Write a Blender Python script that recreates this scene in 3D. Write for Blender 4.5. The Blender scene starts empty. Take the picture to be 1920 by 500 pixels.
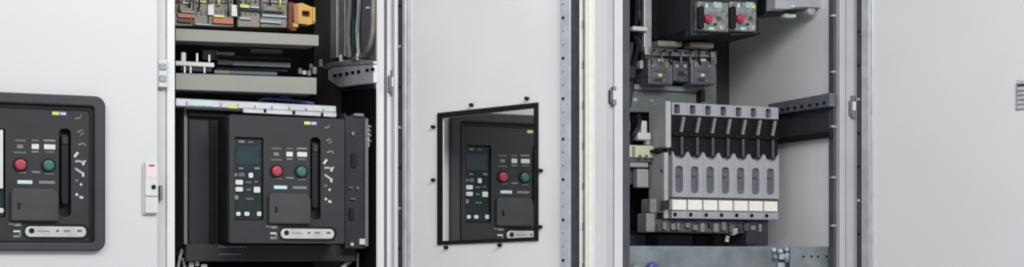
import bpy, bmesh, math, random
from mathutils import Vector, Matrix
random.seed(7)
C = bpy.context.scene.collection
# ---------------------------------------------------------------- camera model (millimetres)
F, D, CX, HY = 2800.0, 2562.0, 960.0, 490.0
TH = math.atan(2800.0/6340.0)
ST, CT = math.sin(TH), math.cos(TH)
ZB = 620.0                                    # height of the lens above the cabinet plinth
def ray(px, py):
    dx = (px-CX)/F; dz = (HY-py)/F
    return (ST+CT*dx, CT-ST*dx, dz)
def W(px, py, Y):                             # where a sight line meets the plane at depth Y
    d = ray(px, py); t = (Y+D)/d[1]
    return Vector((d[0]*t, Y, d[2]*t+ZB))
def WX(px, py, X):                            # ... meets a side wall
    d = ray(px, py); t = X/d[0]
    return Vector((X, d[1]*t-D, d[2]*t+ZB))
def X(px, Y=0.0): return W(px, HY, Y).x
def Z(px, py, Y=0.0): return W(px, py, Y).z
# ---------------------------------------------------------------- materials
def mat(name, rgb, rough=0.5, metal=0.0, var=0.06, scale=18.0, bump=0.0, bscale=700.0, spec=0.5, dirt=0.0, coat=0.0):
    m = bpy.data.materials.new(name); m.use_nodes = True
    nt = m.node_tree; b = nt.nodes['Principled BSDF']
    b.inputs['Roughness'].default_value = rough; b.inputs['Metallic'].default_value = metal
    b.inputs['Specular IOR Level'].default_value = spec
    if coat: b.inputs['Coat Weight'].default_value = coat
    tc = nt.nodes.new('ShaderNodeTexCoord')
    n = nt.nodes.new('ShaderNodeTexNoise'); n.inputs['Scale'].default_value = scale; n.inputs['Detail'].default_value = 6
    nt.links.new(tc.outputs['Object'], n.inputs['Vector'])
    r = nt.nodes.new('ShaderNodeMapRange')
    r.inputs['From Min'].default_value = 0.3; r.inputs['From Max'].default_value = 0.7
    r.inputs['To Min'].default_value = 1-var; r.inputs['To Max'].default_value = 1+var
    nt.links.new(n.outputs['Fac'], r.inputs['Value'])
    mx = nt.nodes.new('ShaderNodeVectorMath'); mx.operation = 'SCALE'
    mx.inputs[0].default_value = rgb; nt.links.new(r.outputs['Result'], mx.inputs['Scale'])
    nt.links.new(mx.outputs['Vector'], b.inputs['Base Color'])
    rr = nt.nodes.new('ShaderNodeMapRange')
    rr.inputs['To Min'].default_value = max(0.02, rough-0.12); rr.inputs['To Max'].default_value = min(1, rough+0.12)
    nt.links.new(n.outputs['Fac'], rr.inputs['Value']); nt.links.new(rr.outputs['Result'], b.inputs['Roughness'])
    if bump:
        n2 = nt.nodes.new('ShaderNodeTexNoise'); n2.inputs['Scale'].default_value = bscale; n2.inputs['Detail'].default_value = 3
        nt.links.new(tc.outputs['Object'], n2.inputs['Vector'])
        bp = nt.nodes.new('ShaderNodeBump'); bp.inputs['Strength'].default_value = bump; bp.inputs['Distance'].default_value = 0.001
        n3 = nt.nodes.new('ShaderNodeTexNoise'); n3.inputs['Scale'].default_value = 3.2; n3.inputs['Detail'].default_value = 1
        nt.links.new(tc.outputs['Object'], n3.inputs['Vector'])
        b3 = nt.nodes.new('ShaderNodeBump'); b3.inputs['Strength'].default_value = 0.35; b3.inputs['Distance'].default_value = 0.012
        nt.links.new(n3.outputs['Fac'], b3.inputs['Height']); nt.links.new(b3.outputs['Normal'], bp.inputs['Normal'])
        nt.links.new(n2.outputs['Fac'], bp.inputs['Height']); nt.links.new(bp.outputs['Normal'], b.inputs['Normal'])
    return m
M = {
 'paint':   mat('light_grey_powder_coat', (0.585,0.588,0.60), 0.42, var=0.035, scale=3.5, bump=0.25, bscale=420),
 'paint2':  mat('brightened_grey_powder_coat', (0.67,0.67,0.68), 0.45, var=0.03, scale=8, bump=0.2, bscale=420),  # same grey coat lightened, stands in for stronger light on the swung-out door
 'post':    mat('grey_frame_paint', (0.56,0.565,0.575), 0.42, var=0.05, scale=14, bump=0.2),
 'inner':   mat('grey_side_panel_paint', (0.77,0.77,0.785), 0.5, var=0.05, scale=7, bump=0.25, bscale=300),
 'galv':    mat('galvanised_steel', (0.42,0.43,0.445), 0.42, 0.4, var=0.16, scale=30),
 'zinc':    mat('bright_zinc_strip', (0.56,0.58,0.63), 0.38, 0.55, var=0.10, scale=40),
 'zincdk':  mat('dull_zinc_rail', (0.235,0.265,0.285), 0.5, 0.45, var=0.2, scale=28),
 'silver':  mat('bright_metal', (0.47,0.48,0.51), 0.40, 0.3, var=0.16, scale=35),
 'gasket':  mat('dark_rubber_gasket', (0.035,0.037,0.045), 0.7, var=0.2, scale=60),
 'seam':    mat('shadow_gap_rubber', (0.20,0.20,0.215), 0.7, var=0.1, scale=60),
 'foam':    mat('cream_foam_seal', (0.68,0.68,0.63), 0.8, var=0.05, scale=60),
 'anth':    mat('anthracite_plastic', (0.031,0.032,0.036), 0.5, spec=0.22, var=0.12, scale=24, bump=0.3, bscale=900),
 'anth2':   mat('anthracite_plastic_light', (0.050,0.051,0.055), 0.48, spec=0.25, var=0.14, scale=24, bump=0.3, bscale=900),
 'bezel':   mat('slate_grey_bezel_plastic', (0.046,0.049,0.056), 0.5, spec=0.22, var=0.08, scale=24, bump=0.3, bscale=900),
 'black':   mat('black_plastic', (0.006,0.006,0.007), 0.45, spec=0.25, var=0.3, scale=30),
 'blackm':  mat('matt_black_plastic', (0.011,0.011,0.014), 0.7, spec=0.2, var=0.3, scale=30),
 'navy':    mat('blue_black_body', (0.028,0.030,0.037), 0.55, spec=0.25, var=0.25, scale=22),
 'etu':     mat('trip_unit_teal_black', (0.010,0.018,0.021), 0.4, spec=0.25, var=0.2, scale=40),
 'screen':  mat('unlit_lcd_screen', (0.018,0.038,0.045), 0.22, spec=0.3, var=0.2, scale=40, coat=0.4),
 'red':     mat('red_button_plastic', (0.38,0.042,0.075), 0.35, var=0.06, scale=40),
 'green':   mat('green_button_plastic', (0.034,0.13,0.108), 0.4, var=0.08, scale=40),
 'white':   mat('white_plastic', (0.60,0.61,0.61), 0.45, var=0.05, scale=50),
 'label':   mat('white_marker_label', (0.84,0.84,0.76), 0.5, var=0.05, scale=90),
 'cyan':    mat('pale_cyan_label', (0.50,0.66,0.68), 0.5, var=0.05, scale=90),
 'grey':    mat('mid_grey_print', (0.18,0.19,0.20), 0.6, var=0.1, scale=90),
 'dim':     mat('dim_grey_print', (0.11,0.115,0.12), 0.6, var=0.1, scale=90),
 'yellow':  mat('yellow_green_label', (0.60,0.62,0.16), 0.5, var=0.08, scale=90),
 'lilac':   mat('pale_lilac_label', (0.48,0.48,0.66), 0.5, var=0.08, scale=90),
 'plate':   mat('satin_metal_plate', (0.50,0.51,0.52), 0.4, 0.3, var=0.10, scale=60),
 'duct':    mat('beige_grey_duct', (0.25,0.245,0.22), 0.5, var=0.08, scale=16),
 'term':    mat('grey_terminal_plastic', (0.185,0.175,0.145), 0.5, var=0.2, scale=26),
 'orange':  mat('orange_red_jumper', (0.40,0.095,0.045), 0.45, var=0.15, scale=60),
 'amber':   mat('amber_yellow_plastic', (0.48,0.28,0.035), 0.42, var=0.18, scale=40),
 'rust':    mat('dark_red_socket', (0.10,0.018,0.008), 0.5, var=0.2, scale=60),
 'blue':    mat('blue_cable', (0.07,0.10,0.32), 0.45, var=0.2, scale=60),
 'fgrey':   mat('fuse_grey_plastic', (0.345,0.35,0.375), 0.48, var=0.06, scale=30),
 'fside':   mat('fuse_side_grey_plastic', (0.44,0.44,0.45), 0.5, var=0.10, scale=26),
 'fslot':   mat('fuse_window_grey', (0.065,0.072,0.088), 0.4, var=0.15, scale=50),
 'fbase':   mat('dark_grey_base', (0.10,0.10,0.10), 0.55, var=0.55, scale=70),
 'ivory':   mat('ivory_plastic', (0.60,0.60,0.44), 0.5, var=0.08, scale=50),
 'smoke':   mat('smoky_grey_cover', (0.105,0.10,0.12), 0.25, var=0.35, scale=45),
 'mplate':  mat('grey_green_mounting_plate', (0.15,0.17,0.17), 0.5, 0.2, var=0.15, scale=12),
 'pinkred': mat('pink_red_dial', (0.43,0.042,0.09), 0.4, var=0.08, scale=40),
 'mint':    mat('mint_grey_print', (0.36,0.46,0.43), 0.5, var=0.35, scale=150),
 'speck':   mat('speckled_grey_front', (0.20,0.215,0.21), 0.5, var=0.5, scale=90),
 'post_dk': mat('purple_grey_post', (0.075,0.07,0.09), 0.5, var=0.15, scale=20),
 'rail_dk': mat('dark_channel_grey', (0.035,0.038,0.045), 0.6, spec=0.3, var=0.2, scale=24),
 'backdk':  mat('shade_dark_back_wall', (0.005,0.005,0.006), 0.9, var=0.3, scale=14, spec=0.1),  # near-black colour stands in for the shade deep inside the cabinets
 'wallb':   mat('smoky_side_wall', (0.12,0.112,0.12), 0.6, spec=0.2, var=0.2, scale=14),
 'pink':    mat('pale_pink_sticker', (0.74,0.62,0.63), 0.5, var=0.04, scale=60),
 'post_d':  mat('shaded_grey_frame_paint', (0.46,0.465,0.475), 0.45, var=0.05, scale=14, bump=0.2),  # frame paint darkened to stand in for weaker light at the right end
 'fstep':   mat('fuse_base_mid_grey', (0.23,0.23,0.235), 0.5, var=0.2, scale=60),
 'fwin':    mat('fuse_smoked_window', (0.115,0.125,0.15), 0.35, var=0.25, scale=60),
 'chan':    mat('pale_lilac_grey_steel', (0.52,0.51,0.55), 0.45, 0.15, var=0.12, scale=30),
 'lever':   mat('fuse_lever_grey', (0.20,0.205,0.21), 0.5, var=0.15, scale=50),
 'sky':     mat('pale_blue_sticker', (0.50,0.60,0.70), 0.45, var=0.30, scale=110),
}
# ---------------------------------------------------------------- object helpers
def thing(name, label, cat, loc, group=None):
    o = bpy.data.objects.new(name, None); C.objects.link(o)
    o.location = Vector(loc)/1000; o.empty_display_size = 0.05
    o['label'] = label; o['category'] = cat
    if group: o['group'] = group
    return o
def origin(o):
    v = Vector(o.location)
    while o.parent: o = o.parent; v = v+Vector(o.location)
    return v*1000
def obj(name, bm, m, parent=None, bevel=0.0, seg=2, label=None, smooth=False):
    off = origin(parent) if parent else Vector((0,0,0))
    bmesh.ops.recalc_face_normals(bm, faces=bm.faces)
    for v in bm.verts: v.co = (v.co-off)/1000
    me = bpy.data.meshes.new(name); bm.to_mesh(me); bm.free()
    if smooth:
        for p in me.polygons: p.use_smooth = True
    o = bpy.data.objects.new(name, me); C.objects.link(o); me.materials.append(M[m])
    if parent: o.parent = parent
    if bevel:
        b = o.modifiers.new('bevel', 'BEVEL'); b.width = bevel/1000; b.segments = seg; b.limit_method = 'ANGLE'; b.angle_limit = 0.6
    if label: o['label'] = label
    return o
def new(): return bmesh.new()
def box(bm, x0, x1, y0, y1, z0, z1, T=None):
    vs = []
    for x in (x0, x1):
        for y in (y0, y1):
            for z in (z0, z1):
                p = Vector((x, y, z)); vs.append(bm.verts.new(T(p) if T else p))
    for q in ((0,1,3,2),(4,6,7,5),(0,4,5,1),(2,3,7,6),(0,2,6,4),(1,5,7,3)): bm.faces.new([vs[i] for i in q])
    return bm
def pb(px0, py0, px1, py1, Y0, Y1, bm=None):    # a box whose front face, at depth Y0, fills a frame given in photo pixels
    bm = bm or new(); m = (px0+px1)/2
    return box(bm, X(px0,Y0), X(px1,Y0), Y0, Y1, Z(m,py1,Y0), Z(m,py0,Y0))
def prism(bm, pts, y0, y1, T=None):             # (x,z) outline with thickness y0..y1
    f = [bm.verts.new(T(Vector((x,y0,z))) if T else Vector((x,y0,z))) for x, z in pts]
    b = [bm.verts.new(T(Vector((x,y1,z))) if T else Vector((x,y1,z))) for x, z in pts]
    bm.faces.new(f); bm.faces.new(list(reversed(b)))
    n = len(pts)
    for i in range(n): bm.faces.new((f[i], b[i], b[(i+1)%n], f[(i+1)%n]))
    return bm
def rrect(x0, x1, z0, z1, r, n=6):
    out = []
    for cx, cz, a in ((x1-r,z1-r,0),(x0+r,z1-r,90),(x0+r,z0+r,180),(x1-r,z0+r,270)):
        for k in range(n+1):
            t = math.radians(a+90*k/n); out.append((cx+r*math.cos(t), cz+r*math.sin(t)))
    return out
def plate(bm, outer, holes, y0, y1, T=None):    # a sheet with real openings
    t = new(); edges = []
    for loop in [outer]+holes:
        vs = [t.verts.new((x,y0,z)) for x, z in loop]
        edges += [t.edges.new((vs[i], vs[(i+1)%len(vs)])) for i in range(len(vs))]
    bmesh.ops.triangle_fill(t, edges=edges, use_beauty=True, normal=(0,-1,0))
    g = bmesh.ops.extrude_face_region(t, geom=list(t.faces))
    for e in g['geom']:
        if isinstance(e, bmesh.types.BMVert): e.co.y = y1
    bmesh.ops.recalc_face_normals(t, faces=t.faces)
    mp = {v: bm.verts.new(T(v.co) if T else v.co.copy()) for v in t.verts}
    for f in t.faces:
        try: bm.faces.new([mp[v] for v in f.verts])
        except ValueError: pass
    t.free(); return bm
def disc(bm, c, r, y0, y1, n=24, T=None, dome=0.0):
    x, z = c
    pts = [(x+r*math.cos(2*math.pi*k/n), z+r*math.sin(2*math.pi*k/n)) for k in range(n)]
    if not dome: return prism(bm, pts, y0, y1, T)
    rings = []
    for q, yy in ((1,y1),(1,y0+dome),(0.86,y0+dome*0.35),(0.55,y0+dome*0.06)):
        rings.append([bm.verts.new((x+(p[0]-x)*q, yy, z+(p[1]-z)*q)) for p in pts])
    for a, b in zip(rings, rings[1:]):
        for i in range(n): bm.faces.new((a[i], a[(i+1)%n], b[(i+1)%n], b[i]))
    bm.faces.new(rings[-1]); bm.faces.new(list(reversed(rings[0]))); return bm
def tube(bm, pts, r, n=8):
    pts = [Vector(p) for p in pts]; rings = []
    for i, p in enumerate(pts):
        d = (pts[min(i+1,len(pts)-1)]-pts[max(i-1,0)]).normalized()
        a = d.cross(Vector((0.13,0.31,0.94)));
        if a.length < 1e-3: a = d.cross(Vector((1,0,0)))
        a.normalize(); b = d.cross(a)
        rings.append([bm.verts.new(p+a*r*math.cos(2*math.pi*k/n)+b*r*math.sin(2*math.pi*k/n)) for k in range(n)])
    for a, b in zip(rings, rings[1:]):
        for i in range(n): bm.faces.new((a[i], a[(i+1)%n], b[(i+1)%n], b[i]))
    bm.faces.new(rings[0]); bm.faces.new(list(reversed(rings[-1]))); return bm
def curve(pts, n=6):                            # Catmull-Rom through points
    P = [Vector(p) for p in pts]; P = [2*P[0]-P[1]]+P+[2*P[-1]-P[-2]]; out = []
    for i in range(1, len(P)-2):
        for k in range(n):
            t = k/n; a, b, c, d = P[i-1:i+3]
            out.append(0.5*((2*b)+(c-a)*t+(2*a-5*b+4*c-d)*t*t+(3*b-a-3*c+d)*t**3))
    return out+[P[-2]]
def dup(root, loc, label, group=None):
    r = root.copy(); C.objects.link(r); r.location = Vector(loc)/1000; r['label'] = label
    if group: r['group'] = group
    for ch in list(root.children):
        c = ch.copy(); C.objects.link(c); c.parent = r
        for g in list(ch.children):
            d = g.copy(); C.objects.link(d); d.parent = c
    return r
# ---------------------------------------------------------------- cabinets
TOP, BOT, DEEP = ZB+1050, 0.0, 445.0
XA0, XAB, XBC, XCD, XE = X(305)-432, X(305), X(722), X(1143), X(1590)
CABS = 'grey switchgear cabinets standing in one row'
def cabinet(label, x0, x1, back, side):
    t = thing('switch_cabinet', label, 'cabinet', ((x0+x1)/2, 150, 0), CABS)
    obj('back_panel', box(new(), x0, x1, DEEP-2, DEEP+3, BOT, TOP), back, t)
    bm = new(); box(bm, x0, x1, 20, DEEP+3, TOP, TOP+3); obj('top_panel', bm, 'post', t)
    obj('bottom_panel', box(new(), x0, x1, 20, DEEP+3, BOT-3, BOT), 'post', t)
    obj('side_panel', box(new(), x0+0.5, x0+3, 61, DEEP-2, BOT, TOP), side, t)
    obj('side_panel', box(new(), x1-3, x1-0.5, 61, DEEP-2, BOT, TOP), side, t)
    return t
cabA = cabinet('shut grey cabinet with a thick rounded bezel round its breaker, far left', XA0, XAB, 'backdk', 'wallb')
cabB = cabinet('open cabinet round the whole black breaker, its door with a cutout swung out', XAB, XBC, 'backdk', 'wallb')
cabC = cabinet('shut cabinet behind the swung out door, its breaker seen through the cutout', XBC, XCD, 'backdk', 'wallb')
cabD = cabinet('open cabinet with the row of seven fuse switches, wide door at right', XCD, XE, 'rail_dk', 'inner')
# posts: each upright is a part of the cabinet it frames
obj('post', box(new(), X(313,14), X(328,14), 14, 60, BOT+4, TOP-4), 'paint2', cabB, 1.5)
obj('post', box(new(), X(293,20), X(312,20), 20, 60, BOT+4, TOP-4), 'post', cabA, 1.5)
obj('post', box(new(), X(705.5,14), X(720.5,14), 14, 22, BOT+4, TOP-4), 'paint2', cabB, 1.5)
obj('seam_strip', box(new(), X(720.5,24), X(726,24), 24, 58, BOT+4, TOP-4), 'seam', cabB)
obj('post', box(new(), X(726,17), X(745,17), 17, 60, BOT+4, TOP-4), 'paint2', cabC, 1.5)
obj('post', box(new(), X(1152,16), X(1168,16), 16, 60, BOT+4, TOP-4), 'paint2', cabD, 1.5)
obj('post', box(new(), X(1138,22), X(1151.5,22), 22, 60, BOT+4, TOP-4), 'post', cabC, 1.5)
obj('post', box(new(), X(1575,14), X(1586,14), 14, 58, BOT+4, TOP-4), 'post_d', cabD, 1.5)
obj('post', box(new(), X(1587,18), X(1606,18), 18, 58, BOT+4, TOP-4), 'post_d', cabD, 1.5)
obj('inner_post', box(new(), X(1160,62), X(1180.5,62), 62, 66, BOT, TOP), 'post_dk', cabD)
obj('dark_backing', box(new(), X(1160,300), X(1212,300), 296, 311, Z(1190,160,300), TOP), 'backdk', cabD)  # plain dark sheets filling the area behind the cables
obj('dark_backing', box(new(), X(1160,300), X(1226,300), 303, 311.5, Z(1190,462,300), Z(1190,212,300)), 'backdk', cabD)
# dark inner upright of the fuse cabinet with its perforation ticks
xi = X(1575,14)
ip = obj('inner_post', box(new(), xi-7, xi-0.5, 26, 44, BOT+4, TOP-4), 'post_dk', cabD, 1)
for py in (30, 135, 237, 332, 422):
    p = W(1561, py, 28)
    obj('clip', box(new(), p.x-4, p.x+7, 24, 32, p.z-2.2, p.z+2.2), 'galv', ip)
# ------------------------------------------------------------- shut doors with bezel
XR1, XR2, XR3 = X(40), X(520), X(944)
S13, S23 = XR1-XR2, XR3-XR2
FX0, FX1, FZ0, FZ1 = X(430), X(646), Z(540,455), Z(540,219)
def shut_door(cab, x0, x1, shift):
    hx0, hx1 = FX0+shift-7, FX1+shift-8
    hz0, hz1 = FZ0-1, FZ1+3.5
    bm = plate(new(), [(x0,BOT+8),(x1,BOT+8),(x1,TOP-8),(x0,TOP-8)], [rrect(hx0-6,hx1+6,hz0-6,hz1+6,8)], 0, 17)
    d = obj('door', bm, 'paint', cab, 2.0, 3)
    bm = plate(new(), rrect(hx0-18,hx1+18,hz0-14,hz1+17,17,8), [rrect(hx0,hx1,hz0,hz1,5)], -13, 2)
    obj('window_frame', bm, 'bezel', d, 3.0, 3)
    obj('window_gap_ring', plate(new(), rrect(hx0-1,hx1+1,hz0-1,hz1+1,5), [rrect(hx0+4,hx1-6,hz0+3,hz1-6,5)], -3.5, -0.6), 'black', d)  # black ring: seal plus the shadowed gap painted in round the breaker
    return d
doorA = shut_door(cabA, XA0+3, X(296), S13)
doorC = shut_door(cabC, XBC+18, X(1139), S23)
def hinge(parent, px, py, y, h=50, w=14, m='post'):
    p = W(px, py, y); s = h/2
    k = obj('hinge', box(new(), p.x-w/2, p.x+w/2, y-7, y+6, p.z-s, p.z+s), m, parent, 2)
    q = new(); disc_pts = [Vector((p.x-1, y-8, p.z-s+4+i*(h-8)/2)) for i in range(3)]
    obj('hinge_pin', tube(q, [disc_pts[0], disc_pts[2]], 4.2, 10), 'silver', k) if False else obj('screw', box(q, p.x-w/2+2.5, p.x+w/2-3, y-9.5, y-6, p.z-s+9, p.z-s+20), 'zincdk', k, 1)
    obj('screw', box(new(), p.x-w/2+2.5, p.x+w/2-3, y-9.5, y-6, p.z+s-19, p.z+s-8), 'zincdk', k, 1)
    return k
def hinge_s(parent, px, py, y, tall=46):        # S-shaped lift-off hinge: two offset dark leaves and a light barrel
    p = W(px, py, y); s = tall/2
    k = obj('hinge', box(new(), p.x-2, p.x+6, y-11, y+4, p.z-9, p.z+10), 'paint2', parent, 1.5)
    obj('hinge_leaf', box(new(), p.x-1, p.x+6, y-9, y+2, p.z+10.5, p.z+s), 'zincdk', k, 1)
    obj('hinge_leaf', box(new(), p.x-2, p.x+6, y-9, y+2, p.z-s, p.z-9.5), 'zincdk', k, 1)
    obj('hinge_pin', box(new(), p.x-6, p.x-2.5, y-7, y+2, p.z-s+5, p.z+12), 'grey', k, 0.8)
    return k
hinge(doorA, 304, 138, 12, 48, 17)
hinge_s(cabB, 733, 155, 17)
k = hinge_s(cabC, 1147, 180, 18, 36)
hinge_s(cabD, 1596, 200, 16)
# latch plate on the shut left door
lp = obj('latch', pb(272, 303, 297, 399, -11, 0), 'white', doorA, 2)
obj('latch_back', pb(268, 308, 274, 401, -6, 0.5), 'post', doorA, 1)
obj('sticker', pb(275, 304, 294, 332, -11.8, -11), 'pink', lp)
obj('mark', pb(279, 308, 290, 311.5, -12.2, -11.7), 'red', lp)
p = W(288, 350, -11)
obj('keyhole', disc(new(), (p.x,p.z), 4.0, -12.6, -10.5, 16), 'black', lp)
obj('latch_seam', pb(273, 366, 296, 368, -11.5, -10), 'seam', lp)
obj('catch', pb(299.5, 347, 305, 374, 8, 20), 'grey', doorA, 1)
# ------------------------------------------------------------- swung-out doors
def swing(px_hinge, deg):
    h = W(px_hinge, HY, 8); a = math.radians(deg)
    d = Vector((math.cos(a), -math.sin(a), 0)); n = Vector((-math.sin(a), -math.cos(a), 0))
    def T(v): return Vector((h.x, h.y, 0))+d*v.x-n*v.y+Vector((0,0,v.z))   # local x along, -y inward face, z up
    def U(px, py, lift=0.0):                    # sight line met with the door's inner face
        o = Vector((0,-D,ZB)); r = Vector(ray(px,py)); base = Vector((h.x,h.y,0))+n*lift
        t = n.dot(base-o)/n.dot(r); p = o+r*t
        return (p-base).dot(d), p.z
    return T, U
T, U = swing(744, 62)
u = lambda px, lift=0: U(px, HY, lift)[0]
L = u(1106)
zt, zb_ = TOP-8, BOT+8
cut = [U(821.5,458.5), U(1010.5,450.5), U(1010.5,192), U(821.5,212)]
hole = [U(831,450.5), U(1002.5,443.5), U(1002.5,203), U(831,221.5)]
bm = plate(new(), [(4,zb_),(L,zb_),(L,zt),(4,zt)], [hole], 0, 2.0, T)
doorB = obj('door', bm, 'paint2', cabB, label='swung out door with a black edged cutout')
obj('window_frame', plate(new(), cut, [hole], -3.5, -0.2, T), 'black', doorB, 0.8)
for px, py in ((886,197),(990,185),(814.5,238),(814.5,337),(1016,319.5),(1015,424.5),(939,458.5),(838.5,463)):
    a, b = U(px, py)
    bm = new(); disc(bm, (a,b), 3.1, -7, -0.3, 12, T); obj('stud', bm, 'blackm', doorB)
# hinge-side lip, gasket and profile
def strip(name, p0, p1, y0, y1, m, par, bev=0, lift=0): return obj(name, box(new(), u(p0,lift), u(p1,lift), y0, y1, zb_+3, zt-3, T), m, par, bev)
strip('gasket', 746.5, 753, -5, 0.5, 'gasket', doorB, lift=5)
strip('edge_lip', 754, 760, -9, 0.5, 'zinc', doorB, 1, lift=9)
strip('edge_lip', 760.5, 766, -6, 0.5, 'galv', doorB, 1, lift=6)
# free edge: perforated strip, dark gasket channel, pale folded flange
ps = strip('perforated_strip', 1052, 1069, -9, 0.4, 'zinc', doorB, 1, lift=9)
strip('gasket', 1069.5, 1085, -6, 0.4, 'gasket', doorB, lift=6)
strip('edge_flange', 1085.5, 1107, -12, 2.3, 'foam', doorB, 1.5, lift=12)
fl = strip('flange_groove', 1092.5, 1096.5, -13, -11, 'term', doorB, 0, lift=13)
for i in range(-3, 11):
    py = 34+75.5*i
    a, b = U(1056, py, 9); bm = new(); disc(bm, (a,b), 2.6, -9.8, -8, 12, T); obj('hole', bm, 'blackm', ps)
    for q in (0.33, 0.66):
        a, b = U(1056, py+75.5*q, 9); bm = new(); disc(bm, (a,b), 1.7, -9.6, -8, 10, T); obj('hole', bm, 'grey', ps)
    a2, b2 = U(1094, py+12, 13); obj('notch', box(new(), a2-1.8, a2+1.8, -13.7, -12.6, b2-6, b2+6, T), 'dim', fl)
    a3, b3 = U(749.5, py-22, 5); obj('plug', box(new(), a3-2.6, a3+3.2, -6.2, -4.5, b3-2.4, b3+2.4, T), 'zinc' if i % 2 else 'blackm', doorB)
# door of the fuse cabinet
T, U = swing(1605, 60)
L2 = 520.0
bm = plate(new(), [(3,zb_),(L2,zb_),(L2,zt),(3,zt)], [[U(1906,206),U(2000,206),U(2000,151),U(1906,151)]], 0, 2.0, T)
doorD = obj('door', bm, 'paint', cabD, label='wide open door with a small louvred vent')
strip('gasket', 1606, 1614.5, -5, 0.5, 'gasket', doorD, lift=5)
strip('edge_lip', 1615, 1629, -8, 0.5, 'galv', doorD, 1, lift=8)
strip('edge_lip', 1629.5, 1637, -4, 0.5, 'zinc', doorD, 1, lift=4)
obj('edge_flange', box(new(), L2-18, L2, -16, -0.3, zb_, zt, T), 'paint', doorD, 1)
for i in range(-3, 11):
    a3, b3 = U(1610, 60+63*i, 5); obj('plug', box(new(), a3-2.5, a3+3, -6.4, -4.5, b3-2.4, b3+2.4, T), 'zinc' if i % 3 == 2 else 'blackm', doorD)
bm = new(); a0, za = U(1905,207); a1, zb2 = U(2001,150)
vent = obj('vent', plate(bm, [(a0,za),(a1,za),(a1,zb2),(a0,zb2)], [[(a0+2,za+2),(a1-2,za+2),(a1-2,zb2-2),(a0+2,zb2-2)]], -2, -0.2, T), 'zincdk', doorD)
obj('vent_back', box(new(), a0, a1, 9, 11, za, zb2, T), 'rail_dk', vent)
bm = new()
for i in range(5):
    zz = za+3+i*(zb2-za-8)/5; box(bm, a0+2, a1-2, -0.1 , 6, zz, zz+(zb2-za)/5-3.5, T)
obj('louvre', bm, 'galv', vent)
# ================================================================= air circuit breaker (built once, in the open cabinet)
BRK = 'black air circuit breakers behind the cabinet fronts'
acb = thing('circuit_breaker', 'whole black circuit breaker in the open cabinet, under the silver crossbar', 'circuit breaker', (XR2, 120, Z(540,490)), BRK)
Y = 0.0
def zf(py, px=540): return Z(px, py, 0)
# front panel with real recesses for trip unit and handle
tu = [X(440), X(494), zf(412,467), zf(257,467)]
hs = [X(581.5), X(601.5), zf(411,592), zf(257,592)]
bm = plate(new(), rrect(FX0, FX1, FZ0, FZ1, 4), [rrect(tu[0],tu[1],tu[2],tu[3],2), rrect(hs[0],hs[1],hs[2],hs[3],8)], 0, 18)
obj('front_panel', bm, 'anth', acb, 2.0)
obj('body', box(new(), FX0+1.5, FX1-1.5, 18.2, 98, FZ0+1, FZ1-1), 'blackm', acb, 2)
obj('arc_chute', box(new(), X(352,100), X(640,100), 99, 300, Z(500,478,100), Z(500,208,100)), 'navy', acb, 3)
obj('body_rib', pb(394, 224, 404, 456, 91, 99), 'blackm', acb, 1.5); obj('body_rib', pb(354, 226, 358, 456, 94, 99), 'anth', acb, 1)
obj('body_cap', pb(353, 207, 428, 219, 86, 98), 'blackm', acb, 2)
# trip unit
tun = obj('trip_unit', box(new(), tu[0]+0.6, tu[1]-0.6, 7, 17.8, tu[2]+0.6, tu[3]-0.6), 'etu', acb, 1)
def fp(name, px, py, w, h, m, par, y0=-1.0, y1=0.3, r=0.8, label=None):  # small raised plate centred on a photo pixel
    p = W(px, py, y0); k = 0.935
    bm = prism(new(), rrect(p.x-w*k/2, p.x+w*k/2, p.z-h*k/2, p.z+h*k/2, min(r, w*k/2.1, h*k/2.1), 3), y0, y1)
    return obj(name, bm, m, par, label=label)
fp('display', 464, 291, 45, 33, 'screen', tun, 5.8, 7.2)
fp('print', 453, 265, 11, 4, 'grey', tun, 6.4, 7.1); fp('print', 470, 266, 10, 3, 'dim', tun, 6.4, 7.1)
for px, py, w, h, m in ((442,327,6,6,'grey'),(453,327,11,7,'dim'),(470.5,328,8,9,'white'),(448.5,341,14,8.5,'white'),(448.5,354,14,8,'white'),
                        (482,355,12,10.5,'white'),(443,369,8,8,'grey'),(447,400,8,7,'white'),(463,400,9,7,'white'),(486,400,8,8,'white'),
                        (466,355,9,4,'dim'),(466,341,12,3,'dim'),(482,315,10,4,'grey'),(452,315,9,3,'grey'),(468,372,14,3,'dim'),(480,340,8,3,'dim')):
    fp('key', px, py, w, h, m, tun, 5.2, 7.2, 1.6)
# control field
for px, py, w, h, m, nm in ((518.5,278,18,3,'dim','print'),(543,278,12,3,'dim','print'),(566,278,20,3.5,'grey','print'),
    (518,288.5,10,6,'grey','indicator'),(543,288.5,12,8.5,'white','indicator'),(566.5,289,19,8.5,'white','indicator'),
    (518,299,20,3,'dim','print'),(543,297.5,12,3,'grey','print'),(567,298,16,3,'dim','print'),
    (522,334,13,2.5,'dim','print'),(544,333,14,3,'grey','print'),(566,336,15,2.5,'dim','print'),
    (526,350.5,25,6,'cyan','nameplate'),(562,351,27,5,'grey','nameplate'),
    (576.5,230.5,12,5.5,'yellow','sticker'),(588.5,231,10,5,'lilac','sticker'),
    (510,423.5,22,4.5,'pink' if False else 'dim','print'),(514,424.5,11,4,'pink','print'),(513,436.5,12,3,'cyan','print'),(513,445,13,4.5,'grey','print'),(518,441,3,9,'grey','print')):
    fp(nm, px, py, w, h, m, acb, -0.8, 0.3, 0.6)
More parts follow.
